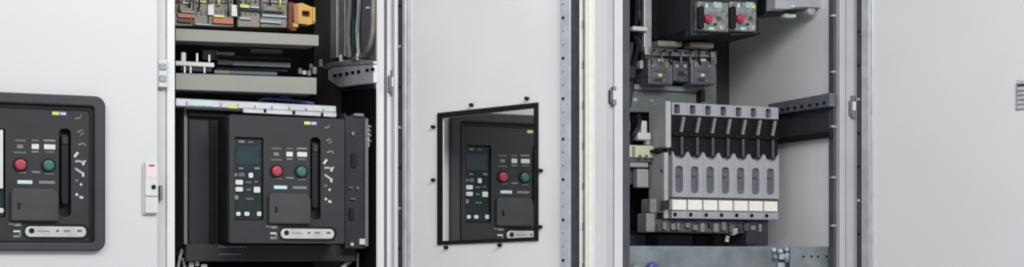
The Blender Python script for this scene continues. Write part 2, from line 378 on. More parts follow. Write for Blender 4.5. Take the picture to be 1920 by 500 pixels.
for px, py, m, lb in ((520,320,'red','red push button'),(566,321,'green','green push button')):
    p = W(px, py, -6)
    obj('button_collar', plate(new(), [(p.x+11.6*math.cos(t*math.pi/12), p.z+11.6*math.sin(t*math.pi/12)) for t in range(24)],
        [[(p.x+9.9*math.cos(t*math.pi/12), p.z+9.9*math.sin(t*math.pi/12)) for t in range(24)]], -3, 0.4), 'blackm', acb)
    obj('push_button', disc(new(), (p.x,p.z), 9.2, -8, 0.5, 28, dome=3.5), m, acb, label=lb, smooth=False)
# lower cover with rounded shoulders
x0, x1, z0, z1 = X(502), X(580.5), zf(419,540), zf(362,540)
pts = [(x0,z0),(x1,z0),(x1,z1-12),(x1-3,z1-5),(x1-9,z1),(x0+4,z1),(x0,z1-4)]
cv = obj('mechanism_cover', prism(new(), pts, -10, 0.4), 'anth2', acb, 2.5, 3)
fp('keyhole', 518, 389, 6, 6, 'black', cv, -10.6, -9.5, 2.8); fp('keyhole', 518, 395, 5.5, 7, 'black', cv, -10.6, -9.5, 2.4)
# charging handle in its slot
hd = obj('charging_handle', prism(new(), rrect(hs[0]+3.5, hs[1]-3.5, hs[2]+20, hs[3]-9, 5), 2, 17), 'black', acb, 2)
obj('slot_back', box(new(), hs[0]+0.3, hs[1]-0.3, 17, 18, hs[2]+0.3, hs[3]-0.3), 'black', acb)
obj('grip', prism(new(), rrect(hs[0]+5, hs[1]-5, hs[3]-26, hs[3]-13, 4), -1, 2.4), 'anth', hd, 1)
# column of pictograms
for pts, r, m in (([(608,240),(617,238),(617,233)],1.6,'grey'),([(612,264),(619,260),(622,266),(616,268)],1.8,'grey'),([(613,286),(621,283),(626,287)],2.0,'grey'),
                  ([(607,307),(610,302),(613,299)],2.2,'white'),([(608,315),(614,314),(623,316),(625,313)],2.0,'plate'),([(622,316),(621,321)],2.2,'white'),
                  ([(608,327),(614,331),(621,336)],2.2,'plate'),([(621,334),(621,341)],2.3,'white'),([(608,349),(613,347)],1.8,'grey'),([(616,354),(619,356)],2.4,'white'),
                  ([(609,371),(612,374)],2.4,'white'),([(615,377),(621,378)],2.3,'white')):
    obj('pictogram', tube(new(), [W(a,b,-0.2) for a, b in pts], r, 6), m, acb)
# racking plate
x0, x1, z0, z1 = X(526), X(626), zf(448,577), zf(426.5,577)
obj('racking_recess', prism(new(), rrect(x0-3, x1+5, z0-3, z1+3, 12), -0.7, 0.3), 'black', acb)
rp = obj('racking_plate', prism(new(), rrect(x0, x1, z0+1.5, z1-1.5, (z1-z0)/2-2, 8), -2, 0.2), 'plate', acb, 0.6)
for px, w, h, m in ((537.5,9.5,9.5,'black'),(580,5,4.5,'dim'),(595,11,3.5,'grey'),(616,8,4.5,'dim')): fp('hole', px, 435.5, w, h, m, rp, -2.7, -1.8, 4.5)
fp('print', 557, 436, 20, 1.5, 'grey', rp, -2.5, -1.8); 
# painted glare and lower corner of the trip unit at the far left (seen only on the left breaker, part of every one)
# foot of the breaker
obj('foot', box(new(), X(348,70), X(668,70), 70, 110, Z(500,489,70), Z(500,457,70)), 'anth', acb, 2)
for a, b, py, w in ((410,462,462,2.4),(410,452,475.5,2.4)):
    obj('trim_line', pb(a, py-w/2, b, py+w/2, 68.5, 70.4), 'dim', acb)
acb1 = dup(acb, (XR1, 120, Z(540,490)), 'black circuit breaker framed by the grey bezel of the shut left door', BRK)
acb3 = dup(acb, (XR3, 120, Z(540,490)), 'black circuit breaker seen through the cutout of the swung out door', BRK)
# glare painted as a white plate on the left breaker's trip unit, cut by the picture edge
t = thing('painted_glare', 'white patch of painted glare at the left picture edge, on the trip unit of the leftmost breaker', 'glare_patch', W(-4, 300, 3))
obj('glare_patch', pb(-22, 243, 5.5, 352, -1.5, -0.6), 'white', t)
# ------------------------------------------------------------- guide frame round the open breaker
gf = thing('guide_frame', 'dark drawer frame with silver crossbar and side plates round the open breaker', 'breaker frame', W(520, 490, 200))
obj('side_plate', box(new(), X(345,95), X(351.5,95), 95, 330, Z(345,476,95), Z(345,200,95)), 'grey', gf, 1)
x0, x1, z0, z1 = X(648,38), X(689,38), Z(670,465,38), Z(670,213,38)
pts = [(x0,z0),(x1,z0),(x1,z1-9),(x1-3,z1-3),(x1-9,z1),(x0+15,z1),(x0+10,z1-6),(x0+4,z1-4),(x0,z1+2)]
obj('side_plate', prism(new(), pts, 42, 110), 'navy', gf, 1.5)
obj('edge_strip', box(new(), x1-5, x1+1, 34, 52, z0+4, z1-8), 'grey', gf, 1.5)
obj('edge_strip', box(new(), x0+16, x1-7, 36, 48, z1-5, z1+0.5), 'grey', gf, 1.5)
for px, py, w, h, m in ((662,250,5,7,'grey'),(658,351,9,3,'dim'),(662,372,11,3,'dim'),(671,352,4,5,'grey'),(679.5,452,11,11,'white'),(660.5,457,6,6,'plate'),(665,300,10,26,'black'),(660,400,9,22,'black')):
    fp('fitting', px, py, w, h, m, gf, 37, 43, 1)
cb = new()
m_, zt0 = 485, None
def slope_bar(pxa, pya0, pya1, pxb, pyb0, pyb1, Y0, Y1):
    bm = new(); q = [W(pxa,pya0,Y0), W(pxb,pyb0,Y0), W(pxb,pyb1,Y0), W(pxa,pya1,Y0)]
    return prism(bm, [(v.x,v.z) for v in q], Y0, Y1)
bar = obj('crossbar', slope_bar(329, 183.5, 199, 631, 198.5, 211, 72, 110), 'silver', gf, 2)
lip = obj('crossbar_lip', slope_bar(456, 203.5, 211, 631, 211, 219.5, 69, 72.5), 'plate' if False else 'silver', gf, 0.8)
for k in range(9): fp('rib', 350+k*32, 195+k*1.75, 2.2, 11, 'dim' if k % 2 else 'grey', bar, 71.2, 72.2, 0.5)
obj('bar_shade', slope_bar(345, 199.5, 204, 456, 204.5, 209, 71, 80), 'rail_dk', gf, 0.8)
for px, py in ((497,207.5),(551,211),(604,214.5)): fp('notch', px, py, 5.5, 7, 'blackm', lip, 68.3, 70, 0.8)
fp('sticker', 437, 199.5, 18, 7, 'yellow', bar, 71, 72.2)
fp('sticker', 376, 194, 46, 8, 'cyan', bar, 71, 72.2)
obj('foot_bracket', tube(new(), [W(342,466,90), W(337,482,90), W(344,486,90), W(346,500,90), W(346,560,90)], 3.0, 8), 'galv', gf)
obj('foot_bracket', tube(new(), [W(337,482,90), W(333,505,90), W(333,560,90)], 2.6, 8), 'galv', gf)
# loose terminals and leads under the breaker
t = thing('terminal_cluster', 'small pale cable lugs under the left foot of the open breaker', 'cable lugs', W(372, 505, 90))
for a, b, w, h in ((359,497,9,14),(370,493,7,9),(383,499,11,10),(372,510,30,12)): fp('lug', a, b, w, h, 'galv', t, 84, 96, 2)
t = thing('copper_lead', 'pale bent lead under the right corner of the open breaker', 'lead', W(655, 500, 95))
obj('lead', tube(new(), curve([W(659,474,95), W(657,486,92), W(650,493,90), W(643,500,90), W(640,520,90)]), 4.5), 'silver', t)
t = thing('steel_bracket', 'upright steel bracket beside the pale lead at the right foot of the open breaker', 'bracket', W(678, 505, 105))
obj('bracket_leg', pb(670, 473, 677, 540, 104, 112), 'silver', t, 1); obj('bracket_leg', pb(679.5, 470, 686, 540, 108, 116), 'galv', t, 1)
t = thing('wire_coil', 'white zigzag wire clip on the right upright beside the open breaker', 'wire clip', W(698, 250, 90))
zz = [(690,236),(704,239),(692,245),(705,250),(691,253),(704,259),(693,264),(705,268)]
obj('wire', tube(new(), [W(a,b,31) for a, b in zz], 2.2, 6), 'silver', t)
obj('clip_back', pb(689.5, 238, 693, 275, 34, 38), 'galv', t)
# ------------------------------------------------------------- upper gear in the open breaker cabinet
DUC = 'beige cable ducts in the open breaker cabinet'
t = thing('cable_duct', 'thinner beige duct cover below the terminal strip with the orange jumpers', 'cable duct', W(464, 85, 110), DUC)
obj('cover', slope_bar(329, 53.5, 76.5, 598, 66, 86.5, 60, 66), 'duct', t, 1.5); obj('trough', slope_bar(329, 56, 74, 596, 68, 84, 66.5, 130), 'duct', t)
t = thing('cable_duct', 'deeper beige duct cover just above the silver crossbar', 'cable duct', W(464, 175, 110), DUC)
obj('cover', slope_bar(329, 137, 168, 594, 145.5, 177, 60, 66), 'duct', t, 1.5); obj('trough', slope_bar(329, 140, 166, 592, 149, 175, 66.5, 130), 'duct', t)
ts = thing('terminal_strip', 'grey terminal strip with orange jumpers, at the top of the open breaker cabinet', 'terminal strip', W(435, 52, 150))
for i, (a, b) in enumerate(((326,362),(363,390),(391,438),(446,488),(489,540))):
    obj('terminal_body', slope_bar(a, -30, 49+i*0.6, b, -30, 49.6+i*0.8, 130, 200), 'term', ts, 2)
    for q in range(int((b-a)/9)):
        px = a+6+q*9
        fp('terminal_screw', px, 4, 4.5, 6, 'rail_dk', ts, 128.6, 130.2, 2); fp('terminal_slot', px, 24, 5, 10, 'dim', ts, 128.6, 130.2, 1)
for a, b, c, d, m, nm in ((390,8,401.5,29,'white','end_stop'),(434,9.5,445,31,'white','end_stop'),(399,35,438,45,'orange','jumper'),(333,26,366,34,'orange','jumper'),(333,37,360,43,'rust','jumper'),
                          (447,9,468,15,'yellow','marker'),(470,12,486,16,'mint','marker'),(401,28,420,33,'yellow','marker'),(340,20,365,25,'duct','marker'),(488,38,528,44,'zincdk','marker'),(450,33,470,37,'mint','marker'),(452,19,530,23,'navy','marker')):
    obj(nm, pb(a, b, c, d, 124.5, 131), m, ts, 1)
random.seed(11)
for k in range(11):
    px = 336+k*19+random.uniform(-3,3); y1 = random.uniform(6,30); m = random.choice(['yellow','blackm','blackm','duct','rail_dk','mplate','rust'])
    obj('wire', tube(new(), curve([W(px+random.uniform(-4,4),-30,120), W(px+random.uniform(-3,3),y1*0.4,117), W(px,y1,126), W(px,y1+5,131)], 4), 1.7, 6), m, ts)
for a, b, c, d, m in ((492,2,536,6,'duct'),(492,28,538,33,'zincdk'),(368,2,388,5,'yellow'),(404,3,432,6,'mplate'),(342,4,360,8,'mint'),(366,44,396,48,'zincdk')): obj('marker_strip', pb(a, b, c, d, 125.5, 131), m, ts, 0.8)
yp = thing('yellow_socket', 'amber yellow block with a dark red hole right of the terminal strip', 'plug block', W(567, 52, 150))
obj('back_part', pb(541, 4, 552, 56, 120, 190), 'rust', yp, 2)
obj('body', plate(new(), [(X(552,112),Z(570,45,112)),(X(580,112),Z(570,47,112)),(X(592,112),Z(570,42,112)),(X(592,112),Z(570,13,112)),(X(584,112),Z(570,12,112)),(X(567,112),Z(570,6,112)),(X(550,112),Z(570,9,112))],
    [[(X(567,112),Z(570,31,112)),(X(581,112),Z(570,31,112)),(X(581,112),Z(570,21,112)),(X(567,112),Z(570,21,112))]], 112, 135), 'amber', yp, 1.5)
obj('hole_back', pb(564, 17, 584, 36, 128, 136), 'rust', yp)
obj('rib', pb(552, 8, 559, 44, 109.5, 112.5), 'orange', yp, 1); obj('rib', pb(586, 14, 591.5, 41, 109, 112.5), 'amber', yp, 1)
obj('foot', pb(549, 43, 560, 52, 110, 140), 'amber', yp, 2); obj('foot', pb(545, 53, 556, 58, 112, 140), 'rust', yp, 1)
# between the two ducts
t = thing('busbar_holder', 'white angled holder between the two beige ducts at the left upright', 'holder', W(365, 130, 110))
obj('rail', pb(329, 116, 402, 124.5, 96, 110), 'white', t, 1.5); obj('upright', pb(340, 98, 349, 116.5, 96, 106), 'white', t, 1.5)
obj('cross_pin', pb(368, 100, 371.5, 116, 100, 105), 'galv', t); obj('cross_pin', pb(391, 103, 394, 116, 100, 105), 'galv', t)
obj('lower_block', pb(339, 125, 398, 134, 102, 125), 'rail_dk', t, 2)
for a in (345, 356, 382): obj('lower_pin', pb(a, 124, a+3, 137, 98, 103), 'galv', t)
t = thing('busbar_pack', 'bluish grey busbars lying between the two beige ducts', 'busbars', W(475, 140, 160))
for a, b, c, d, yy, m in ((405,97,440,103,150,'duct'),(408,112,436,121,150,'term'),(436,114,545,123,152,'zincdk'),(405,104,546,109,160,'navy'),(405,126,540,130,158,'navy'),(402,131,520,138,140,'fslot'),(402,131,432,138,138,'term'),(380,94,410,112,165,'mplate'),(470,92,530,101,170,'rail_dk')):
    obj('busbar', slope_bar(a, b, d, c, b+(c-a)*.035, d+(c-a)*.035, yy, yy+8), m, t, 1)
# blue leads peeking over the crossbar
for k, (pts, lab) in enumerate((([(483,189),(500,185),(530,187),(560,190),(588,194)],'blue cable lying along the top of the silver crossbar'),
                                ([(520,189),(528,182),(540,184),(552,191)],'short looped blue cable rising from the silver crossbar'))):
    o = obj('blue_cable', tube(new(), curve([W(a,b,112+k*8) for a, b in pts]), 3.0), 'blue'); o['label'] = lab; o['category'] = 'cable'
# right side wall gear in the breaker cabinet
xs = X(705.5,14)-2
t = thing('side_channel', 'perforated steel channel running back along the right wall of the breaker cabinet', 'channel', (xs-14, 200, WX(660,160,xs-14).z))
def side_poly(pts, xw, th):
    bm = new(); a = [WX(px,py,xw) for px, py in pts]
    f = [bm.verts.new(v) for v in a]; b = [bm.verts.new(v+Vector((th,0,0))) for v in a]
    bm.faces.new(f); bm.faces.new(list(reversed(b)))
    for i in range(len(f)): bm.faces.new((f[i], b[i], b[(i+1)%len(f)], f[(i+1)%len(f)]))
    return bm
xw = xs-16
ch = obj('channel', side_poly([(615,131),(625,126),(700,121),(700,155),(635,164),(615,150)], xw, 10), 'chan', t, 1.5)
obj('channel_top', side_poly([(603,128),(612,119),(640,113),(676,112),(700,115),(700,120),(625,124.5),(613,130)], xw-1, 8), 'galv', t, 1)
for px, py in ((628,142),(638,140.5),(650,138.5),(661,136.5),(672,135),(688,132),(698,130.5)):
    obj('hole', side_poly([(px-3,py-3),(px+3,py-3.3),(px+3,py+2.7),(px-3,py+3)], xw-0.8, 1.4), 'black', ch)
for px, py in ((601,113),(639,104),(671,101),(583,121)):
    obj('bolt', tube(new(), [WX(px,py,xw-2), WX(px+1,py+13,xw-2)], 4, 8), 'galv', ch)
t = thing('cable_tray', 'short bright cable lugs at the back end of the perforated channel', 'cable lugs', W(580, 142, 150))
for a, b, w, h in ((563,133,7,11),(571,136,8,8),(580,137,7,10),(590,132,8,14)): fp('lug', a, b, w, h, 'term' if a != 571 else 'lilac', t, 146, 158, 2)
obj('upright_angle', side_poly([(619.5,-80),(631,-80),(631,108),(619.5,110)], xs-9, 6), 'plate', cabB, 1)
obj('upright_angle', side_poly([(636,-80),(646,-80),(646,106),(636,107)], xs-8, 5), 'galv', cabB, 1)
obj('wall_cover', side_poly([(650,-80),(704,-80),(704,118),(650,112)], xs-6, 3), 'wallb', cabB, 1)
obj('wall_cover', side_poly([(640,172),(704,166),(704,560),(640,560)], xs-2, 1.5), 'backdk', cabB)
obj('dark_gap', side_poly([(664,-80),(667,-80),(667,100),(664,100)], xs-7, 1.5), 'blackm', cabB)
for px, m_, lab in ((655,'grey','grey cable against the right wall of the breaker cabinet, nearer its back'),(672,'zincdk','bluish cable against the right wall of the breaker cabinet, nearer its door')):
    o = obj('wall_cable', tube(new(), curve([WX(px,-80,xs-12), WX(px+1,10,xs-12), WX(px-2,60,xs-13), WX(px+1,108,xs-12)]), 4.5), m_); o['label'] = lab; o['category'] = 'cable'
o = obj('grey_cable', tube(new(), curve([WX(700,-60,xs-16), WX(699,40,xs-16), WX(697,68,xs-16), WX(690,92,xs-16), WX(678,106,xs-16), WX(662,112,xs-18)]), 4), 'term')
o['label'] = 'thin grey cable curving down the right wall onto the perforated channel'; o['category'] = 'cable'
t = thing('cable_clip', 'tiny pale clip high on the right upright of the breaker cabinet', 'clip', W(694, 16, 60))
obj('clip', pb(687, 13, 704, 17.5, 26, 34), 'silver', t, 1)
# ================================================================= fuse cabinet
PL = 312.0
obj('mounting_plate', box(new(), X(1168,PL)-60, X(1343,PL), PL, PL+3, BOT+30, TOP-30), 'mplate', cabD)
xw = XE-4
xw = X(1556,46)
obj('side_lining', box(new(), xw, xw+3, 46, DEEP-4, BOT+6, TOP-6), 'inner', cabD)
t = thing('depth_rail', 'dark channel running back along the light right wall of the fuse cabinet', 'channel', (xw-10, 200, WX(1500,262,xw-12).z))
rl = obj('channel_web', side_poly([(1440,198),(1555,178),(1555,258),(1440,272)], xw-6, 4), 'rail_dk', t, 1)
obj('channel_flange', side_poly([(1440,195),(1556,174),(1556,199),(1440,216)], xw-22, 15), 'fwin', t, 1.5)
obj('channel_flange', side_poly([(1440,260),(1556,246),(1556,257),(1440,270)], xw-16, 9), 'blackm', t, 1.5)
for px, py in ((1457,207),(1467,205.5),(1477,204),(1490,202),(1503,200),(1518,197.5),(1532,195.5),(1545,193)):
    obj('hole', side_poly([(px-2.6,py-2.6),(px+2.6,py-3),(px+2.6,py+2.6),(px-2.6,py+3)], xw-22.8, 1.4), 'black', t)
# motor starters
MS = 'black motor starters at the top of the fuse cabinet'
def starter(px0, px1, label, first):
    t = thing('motor_starter', label, 'motor starter', W((px0+px1)/2, 68, 220), MS)
    Y0 = 130
    obj('body', slope_bar(px0-(17 if first else 2.5), -60, 67, px1+(3 if first else 6), -60, 64, Y0+14, PL-1), 'navy', t, 2)
    obj('front', slope_bar(px0-4, 3, 57, px1, 6, 60, Y0, Y0+14), 'speck', t, 2)
    c = W(px0+5, 33, Y0-12)
    obj('rocker', prism(new(), rrect(c.x-6, c.x+6, c.z-24, c.z+24, 6), Y0-10, Y0+1), 'black', t, 2)
    fp('print', px0+34, 10, 20, 13, 'mint', t, Y0-1, Y0+0.4); fp('print', px0+13, 11, 6, 9, 'cyan', t, Y0-1, Y0+0.4)
    if not first: fp('print', px0+41, 13, 10, 7, 'yellow', t, Y0-1.4, Y0)
    fp('print', px0+22, 54, 14, 7, 'mint', t, Y0-1, Y0+0.4); fp('print', px0+40, 52, 7, 8, 'mint', t, Y0-1, Y0+0.4)
    fp('adjuster', px0+36, 34, 9, 9, 'fslot', t, Y0-3, Y0+0.4, 4); fp('terminal_screw', px0+30, 46, 6, 6, 'blackm', t, Y0-2, Y0+0.4, 3)
    p = W(px0+19, 34.5, Y0-12)
    obj('dial', disc(new(), (p.x,p.z), 9.3, Y0-13, Y0+0.4, 20, dome=4), 'pinkred', t)
    fp('dial_mark', px0+17, 34, 4, 12, 'red', t, Y0-14.5, Y0-11, 1)
    return t
starter(1312, 1366, 'left black motor starter with a pink red dial, blank side facing out', True)
starter(1372, 1418, 'right black motor starter with a pink red dial, next to the grey wall', False)
t = thing('starter_base', 'black lower edge with two grey terminal covers under the motor starters', 'terminal base', W(1320, 92, 230))
obj('shroud', slope_bar(1285, 56, 71, 1426, 60, 66, 150, 300), 'blackm', t, 3)
obj('terminal_cover', slope_bar(1234, 76, 87, 1280, 78, 88, 196, 225), 'term', t, 3); obj('terminal_cover', slope_bar(1294, 78, 88, 1339, 80, 91, 196, 225), 'term', t, 3)
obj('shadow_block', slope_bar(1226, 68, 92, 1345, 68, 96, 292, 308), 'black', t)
t = thing('support_frame', 'pale grey angle frame under the motor starters', 'support frame', W(1275, 105, 250))
obj('arm', pb(1208, -70, 1222, 96, 250, 262), 'galv', t, 1.5)
fr = obj('cross_rail', slope_bar(1210, 88, 103, 1341, 97, 108, 242, 250), 'galv', t, 1.5)
for px, py, w in ((1227,94.5,6),(1246,96,9),(1267,96,12),(1286,99,6),(1297,95,8),(1325,100,5)): fp('hole', px, py, w, 4.5, 'blackm', fr, 241, 242.5, 1.5)
obj('side_clip', pb(1334, 96, 1344, 120, 244, 262), 'term', t, 1)
t = thing('cable_marker', 'short white marker on the upright arm left of the motor starters', 'marker', W(1200, 60, 240))
obj('marker', slope_bar(1187, 49, 57, 1215, 51, 59, 238, 252), 'white', t, 2)
ord_ = ['first','second','third','fourth','fifth','sixth','seventh']
# wiring left of the arm
for i, (pts, m, r, lab) in enumerate((([(1192,-40),(1194,30),(1190,60),(1196,90),(1186,130)],'blackm',5,'black cable hanging beside the left upright of the fuse cabinet'),
        ([(1201,-40),(1198,20),(1203,44),(1199,75),(1206,110),(1204,130)],'fslot',4,'grey cable hanging behind the white marker'),
        ([(1185,80),(1180,120),(1183,160),(1178,200)],'navy',6,'thick blue black cable low beside the left upright'))):
    o = obj('hanging_cable', tube(new(), curve([W(a,b,268+i*9) for a, b in pts]), r), m); o['label'] = lab; o['category'] = 'cable'
# relays below the frame
RL = 'smoky relays under the angle frame'
for k, (px0, px1, lab) in enumerate(((1216,1262,'left smoky relay with a yellow dot under the angle frame'),(1296,1342,'right smoky relay with a cream dot under the angle frame'))):
    t = thing('relay', lab, 'relay', W((px0+px1)/2, 160, 270), RL)
    obj('body', slope_bar(px0, 108+k*3, 158, px1, 110+k*3, 160, 236, 300), 'smoke', t, 3)
    c = (px0+px1)/2
    fp('terminal', px0+9, 121, 11, 13, 'term', t, 233, 236.5, 2); fp('terminal', px1-12, 122, 11, 13, 'term', t, 233, 236.5, 2)
    fp('terminal', c, 113, 14, 6, 'fside', t, 233, 236.5, 2); fp('lamp', c-1, 141, 9, 7, 'yellow' if not k else 'ivory', t, 232, 236.5, 2)
    fp('window', c, 133, 30, 6, 'fslot', t, 234, 236.5, 1); fp('print', c+6, 151, 9, 5, 'term', t, 234, 236.5, 1)
    fp('window', c-2, 150, 22, 8, 'rail_dk', t, 234.6, 236.5, 1)
t = thing('contactor', 'blue grey contactor between the two smoky relays', 'contactor', W(1279, 158, 280))
obj('body', slope_bar(1263, 113, 152, 1295, 115, 155, 250, 305), 'fslot', t, 2)
fp('terminal', 1263+7, 124, 9, 8, 'fgrey', t, 247, 250.5, 2); fp('terminal', 1285, 124, 9, 8, 'fgrey', t, 247, 250.5, 2); fp('window', 1279, 138, 20, 10, 'navy', t, 248, 250.5, 1); fp('terminal', 1286, 136, 7, 6, 'term', t, 247, 250.5, 1)
t = thing('lug_block', 'pale round lugs left of the smoky relays', 'lugs', W(1203, 130, 262))
fp('lug', 1203, 121, 9, 19, 'fgrey', t, 252, 272, 4); fp('lug', 1214, 106, 10, 8, 'term', t, 252, 272, 2); fp('lug', 1186, 135, 16, 26, 'navy', t, 262, 290, 4)
random.seed(5)
for k in range(7):
    px = 1222+k*18; d_ = random.uniform(-5,5)
    o = obj('relay_wire', tube(new(), curve([W(px,97,240), W(px+d_*0.4,106,231), W(px+d_*0.3,114,231), W(px+2,121,234)], 4), 2.0, 6), random.choice(['fslot','grey','fslot','blackm','term']))
    o['label'] = 'thin relay wire, %s from the left below the angle frame' % (ord_[k]); o['category'] = 'wire'; o['group'] = 'thin wires above the smoky relays'
t = thing('cross_duct', 'green grey channel with pale spots behind the top of the fuse row', 'channel', W(1250, 190, 290))
obj('web', slope_bar(1166, 160, 210, 1322, 166, 212, 286, 300), 'mplate', t, 2)
obj('upper_edge', slope_bar(1190, 158, 168, 1318, 163, 173, 278, 286), 'zincdk', t, 1)
fp('rivet', 1191, 187, 10, 9, 'mint', t, 284, 287, 3); fp('rivet', 1222, 189, 7, 6, 'mint', t, 284, 287, 3); fp('rivet', 1198, 197, 8, 7, 'mplate', t, 284, 287, 3)
obj('stop', pb(1316, 168, 1322.5, 190, 262, 287), 'black', t, 1)
# ------------------------------------------------------------- fuse switches
FS = 'grey fuse switches standing side by side in one row'
ord_ = ['first','second','third','fourth','fifth','sixth','seventh']
YF = 150.0
xL, xR = X(1256.5,YF), X(1456,YF); P = (xR-xL)/7
zq = lambda py: Z(1270, py, YF)
def fuse():
    t = thing('fuse_switch', 'first grey fuse switch of seven, at the left end beside the wide grey end block', 'fuse switch', (xL+P/2, 220, zq(409)), FS)
    a, b, c = xL+0.15, xL+P-0.15, xL+P/2
    obj('body', box(new(), a, b, YF+4, YF+72, zq(409), zq(194)), 'fgrey', t, 1)
    tc = obj('top_cap', plate(new(), [(a,zq(216)),(b,zq(216)),(b,zq(193)),(a,zq(193))], [rrect(a+5,a+19,zq(214),zq(196.5),4)], YF-8, YF+3.8), 'fgrey', t, 1)
    obj('cap_hole', box(new(), a+4, a+20, YF+3, YF+4.4, zq(215), zq(195)), 'fslot', t)
    obj('handle_well', box(new(), a-0.4, b+0.4, YF-3, YF+3.6, zq(291), zq(216.5)), 'black', t)
    # slanted grey lever
    pts = [(a+13,zq(249)),(a+19,zq(249)),(a+26,zq(220)),(a+20,zq(220))]
    obj('lever', prism(new(), pts, YF-20, YF-12), 'lever', t, 1.5)
    obj('lever_bar', box(new(), a+1, b-1, YF-12, YF-3, zq(255), zq(249.5)), 'blackm', t, 1)
    obj('rib', box(new(), a+20.5, a+26, YF-10, YF-3, zq(290), zq(256)), 'fslot', t, 1)
    # lower cover with sawtooth top and real window
    pts = [(a,zq(369)),(b,zq(369)),(b,zq(284)),(b-2.5,zq(286)),(b-8,zq(294)),(a+21,zq(298)),(a+11,zq(298)),(a+6,zq(293)),(a+2,zq(286)),(a,zq(284))]
    cv = obj('cover', plate(new(), pts, [rrect(a+6.5,a+25,zq(361),zq(311),7)], YF-10, YF+3.8), 'fgrey', t, 1)
    obj('window', box(new(), a+5, a+27, YF-4, YF+3, zq(362.5), zq(309.5)), 'fwin', t)
    obj('window_bar', box(new(), a+9, a+21, YF-6, YF-3.5, zq(331), zq(327.5)), 'fslot', t)
    lb = obj('label_plate', box(new(), a-1.2, b-5.5, YF-12, YF+3, zq(393), zq(374)), 'label', t, 0.6)
    obj('label_shade', box(new(), a, b, YF-4, YF+3.8, zq(373.8), zq(369.5)), 'fbase', t)
    obj('foot', box(new(), a, b, YF-7, YF+3.8, zq(408.5), zq(393.5)), 'fgrey', t, 0.8)
    p = (a+7.5, zq(401.5)); obj('test_hole', disc(new(), p, 4.3, YF-7.8, YF-6, 14), 'black', t)
    return t
f0 = fuse()
for i in range(1, 7):
    loc = Vector(f0.location)*1000+Vector((P*i, 0, 0))
    s = {6:'seventh and last grey fuse switch, at the right end nearest the light wall'}.get(i, '%s grey fuse switch of seven counted from the wide grey end block' % ord_[i])
    dup(f0, loc, s, FS)
eb = thing('end_block', 'wide grey end block closing the left end of the fuse row', 'end block', W(1235, 435, 230))
x1e = X(1256,YF)
obj('upper_body', box(new(), x1e-14, x1e-0.6, YF-8, YF+66, Z(1250,277,YF), Z(1250,190,YF)), 'fside', eb, 3)
obj('lower_body', box(new(), x1e-12, x1e-0.8, YF+2, YF+70, Z(1250,409,YF), Z(1250,285,YF)), 'fside', eb, 3)
obj('gap_lever', box(new(), x1e-22, x1e-3, YF+10, YF+70, Z(1250,284,YF), Z(1250,278,YF)), 'blackm', eb, 1)
xs_ = x1e-12.9
pp = WX(1240,320,xs_); obj('hole', tube(new(), [pp, pp+Vector((1.5,0,0))], 4, 10), 'fbase', eb)
obj('step', pb(1212, 399, 1229, 434, YF+4, YF+44), 'fstep', eb, 2.5); obj('step', pb(1219, 372, 1232, 398, YF+10, YF+50), 'fstep', eb, 2.5)
obj('side_recess', side_poly([(1238,376),(1255,374),(1255,392),(1238,394)], xs_, 1.2), 'fbase', eb); obj('side_recess', side_poly([(1232,398),(1243,397),(1243,407),(1232,408)], xs_-0.3, 1.2), 'rail_dk', eb)
t = thing('clamp_block', 'rough dark grey base under the fuse row', 'fuse base', W(1340, 436, 230))
obj('base', slope_bar(1226, 409.5, 433, 1440, 414, 438, YF+14, YF+72), 'fbase', t, 3)
obj('spine', box(new(), xL+24, xR-6, YF+72.5, PL-2, zq(407), zq(205)), 'blackm', t, 2)
random.seed(3)
for k in range(15):
    px = 1232+k*14+random.uniform(-3,3); h = random.uniform(8,20); m = random.choice(['fbase','fslot','rail_dk','fstep','lever'])
    fp('clamp', px, 423+random.uniform(-2,4), random.uniform(7,13), h, m, t, YF+6, YF+16, 2)
obj('end_cover', slope_bar(1400, 408, 458, 1441, 410, 459, YF+8, PL-4), 'rail_dk', t, 3)
obj('end_cover', slope_bar(1375, 428, 441, 1384, 426, 437, YF+4, YF+20), 'fgrey', t, 2)
# under the base
t = thing('lower_terminals', 'black terminals in the dark gap above the bottom rail', 'terminals', W(1280, 460, 260))
for a, b, m in ((1180,1212,'rail_dk'),(1234,1300,'rail_dk'),(1302,1328,'blackm'),(1340,1372,'rail_dk')): obj('terminal', slope_bar(a, 438, 462, b, 438, 462, 240, 290), m, t, 3)
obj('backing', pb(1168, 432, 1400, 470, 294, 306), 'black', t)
t = thing('bulb_cap', 'tiny white cap glinting in the dark gap under the fuse row', 'cap', W(1363, 452, 200))
p = W(1363, 447, 178); obj('cap', tube(new(), [p+Vector((0,-4,5)), p+Vector((0,0,0)), p+Vector((0,0,-6))], 4.2, 10), 'white', t)
# left connectors
t = thing('ivory_connector', 'ivory plug connector at the left upright of the fuse cabinet', 'connector', W(1200, 297, 190))
obj('body', pb(1170, 272, 1229, 295, 196, 226), 'ivory', t, 2); obj('slot', pb(1186, 274, 1191, 295, 194.6, 197), 'duct', t)
for a in (1198, 1210): obj('tooth', pb(a, 290, a+5, 297, 194, 197), 'fbase', t)
obj('shade_edge', pb(1175, 296, 1226, 303, 200, 222), 'fbase', t, 1); obj('foot', pb(1182, 303, 1216, 313, 204, 224), 'fgrey', t, 2)
t = thing('white_plug', 'white stepped plug above the ivory connector', 'plug', W(1212, 268, 190))
obj('upper', pb(1203, 226, 1214, 250, 196, 214), 'white', t, 3); obj('lower', pb(1196, 248, 1221, 262, 194, 216), 'white', t, 3); obj('tail', pb(1212, 262, 1220, 272, 198, 212), 'fgrey', t, 2)
o = obj('black_loop', tube(new(), curve([W(1196,214,200), W(1199,228,198), W(1194,242,196), W(1186,256,198), W(1180,270,206)]), 5.0), 'black'); o['label'] = 'black cable curving in front of the white plug'; o['category'] = 'cable'
t = thing('pale_clip', 'pale clip at the left upright beside the black cable', 'clip', W(1175, 262, 200))
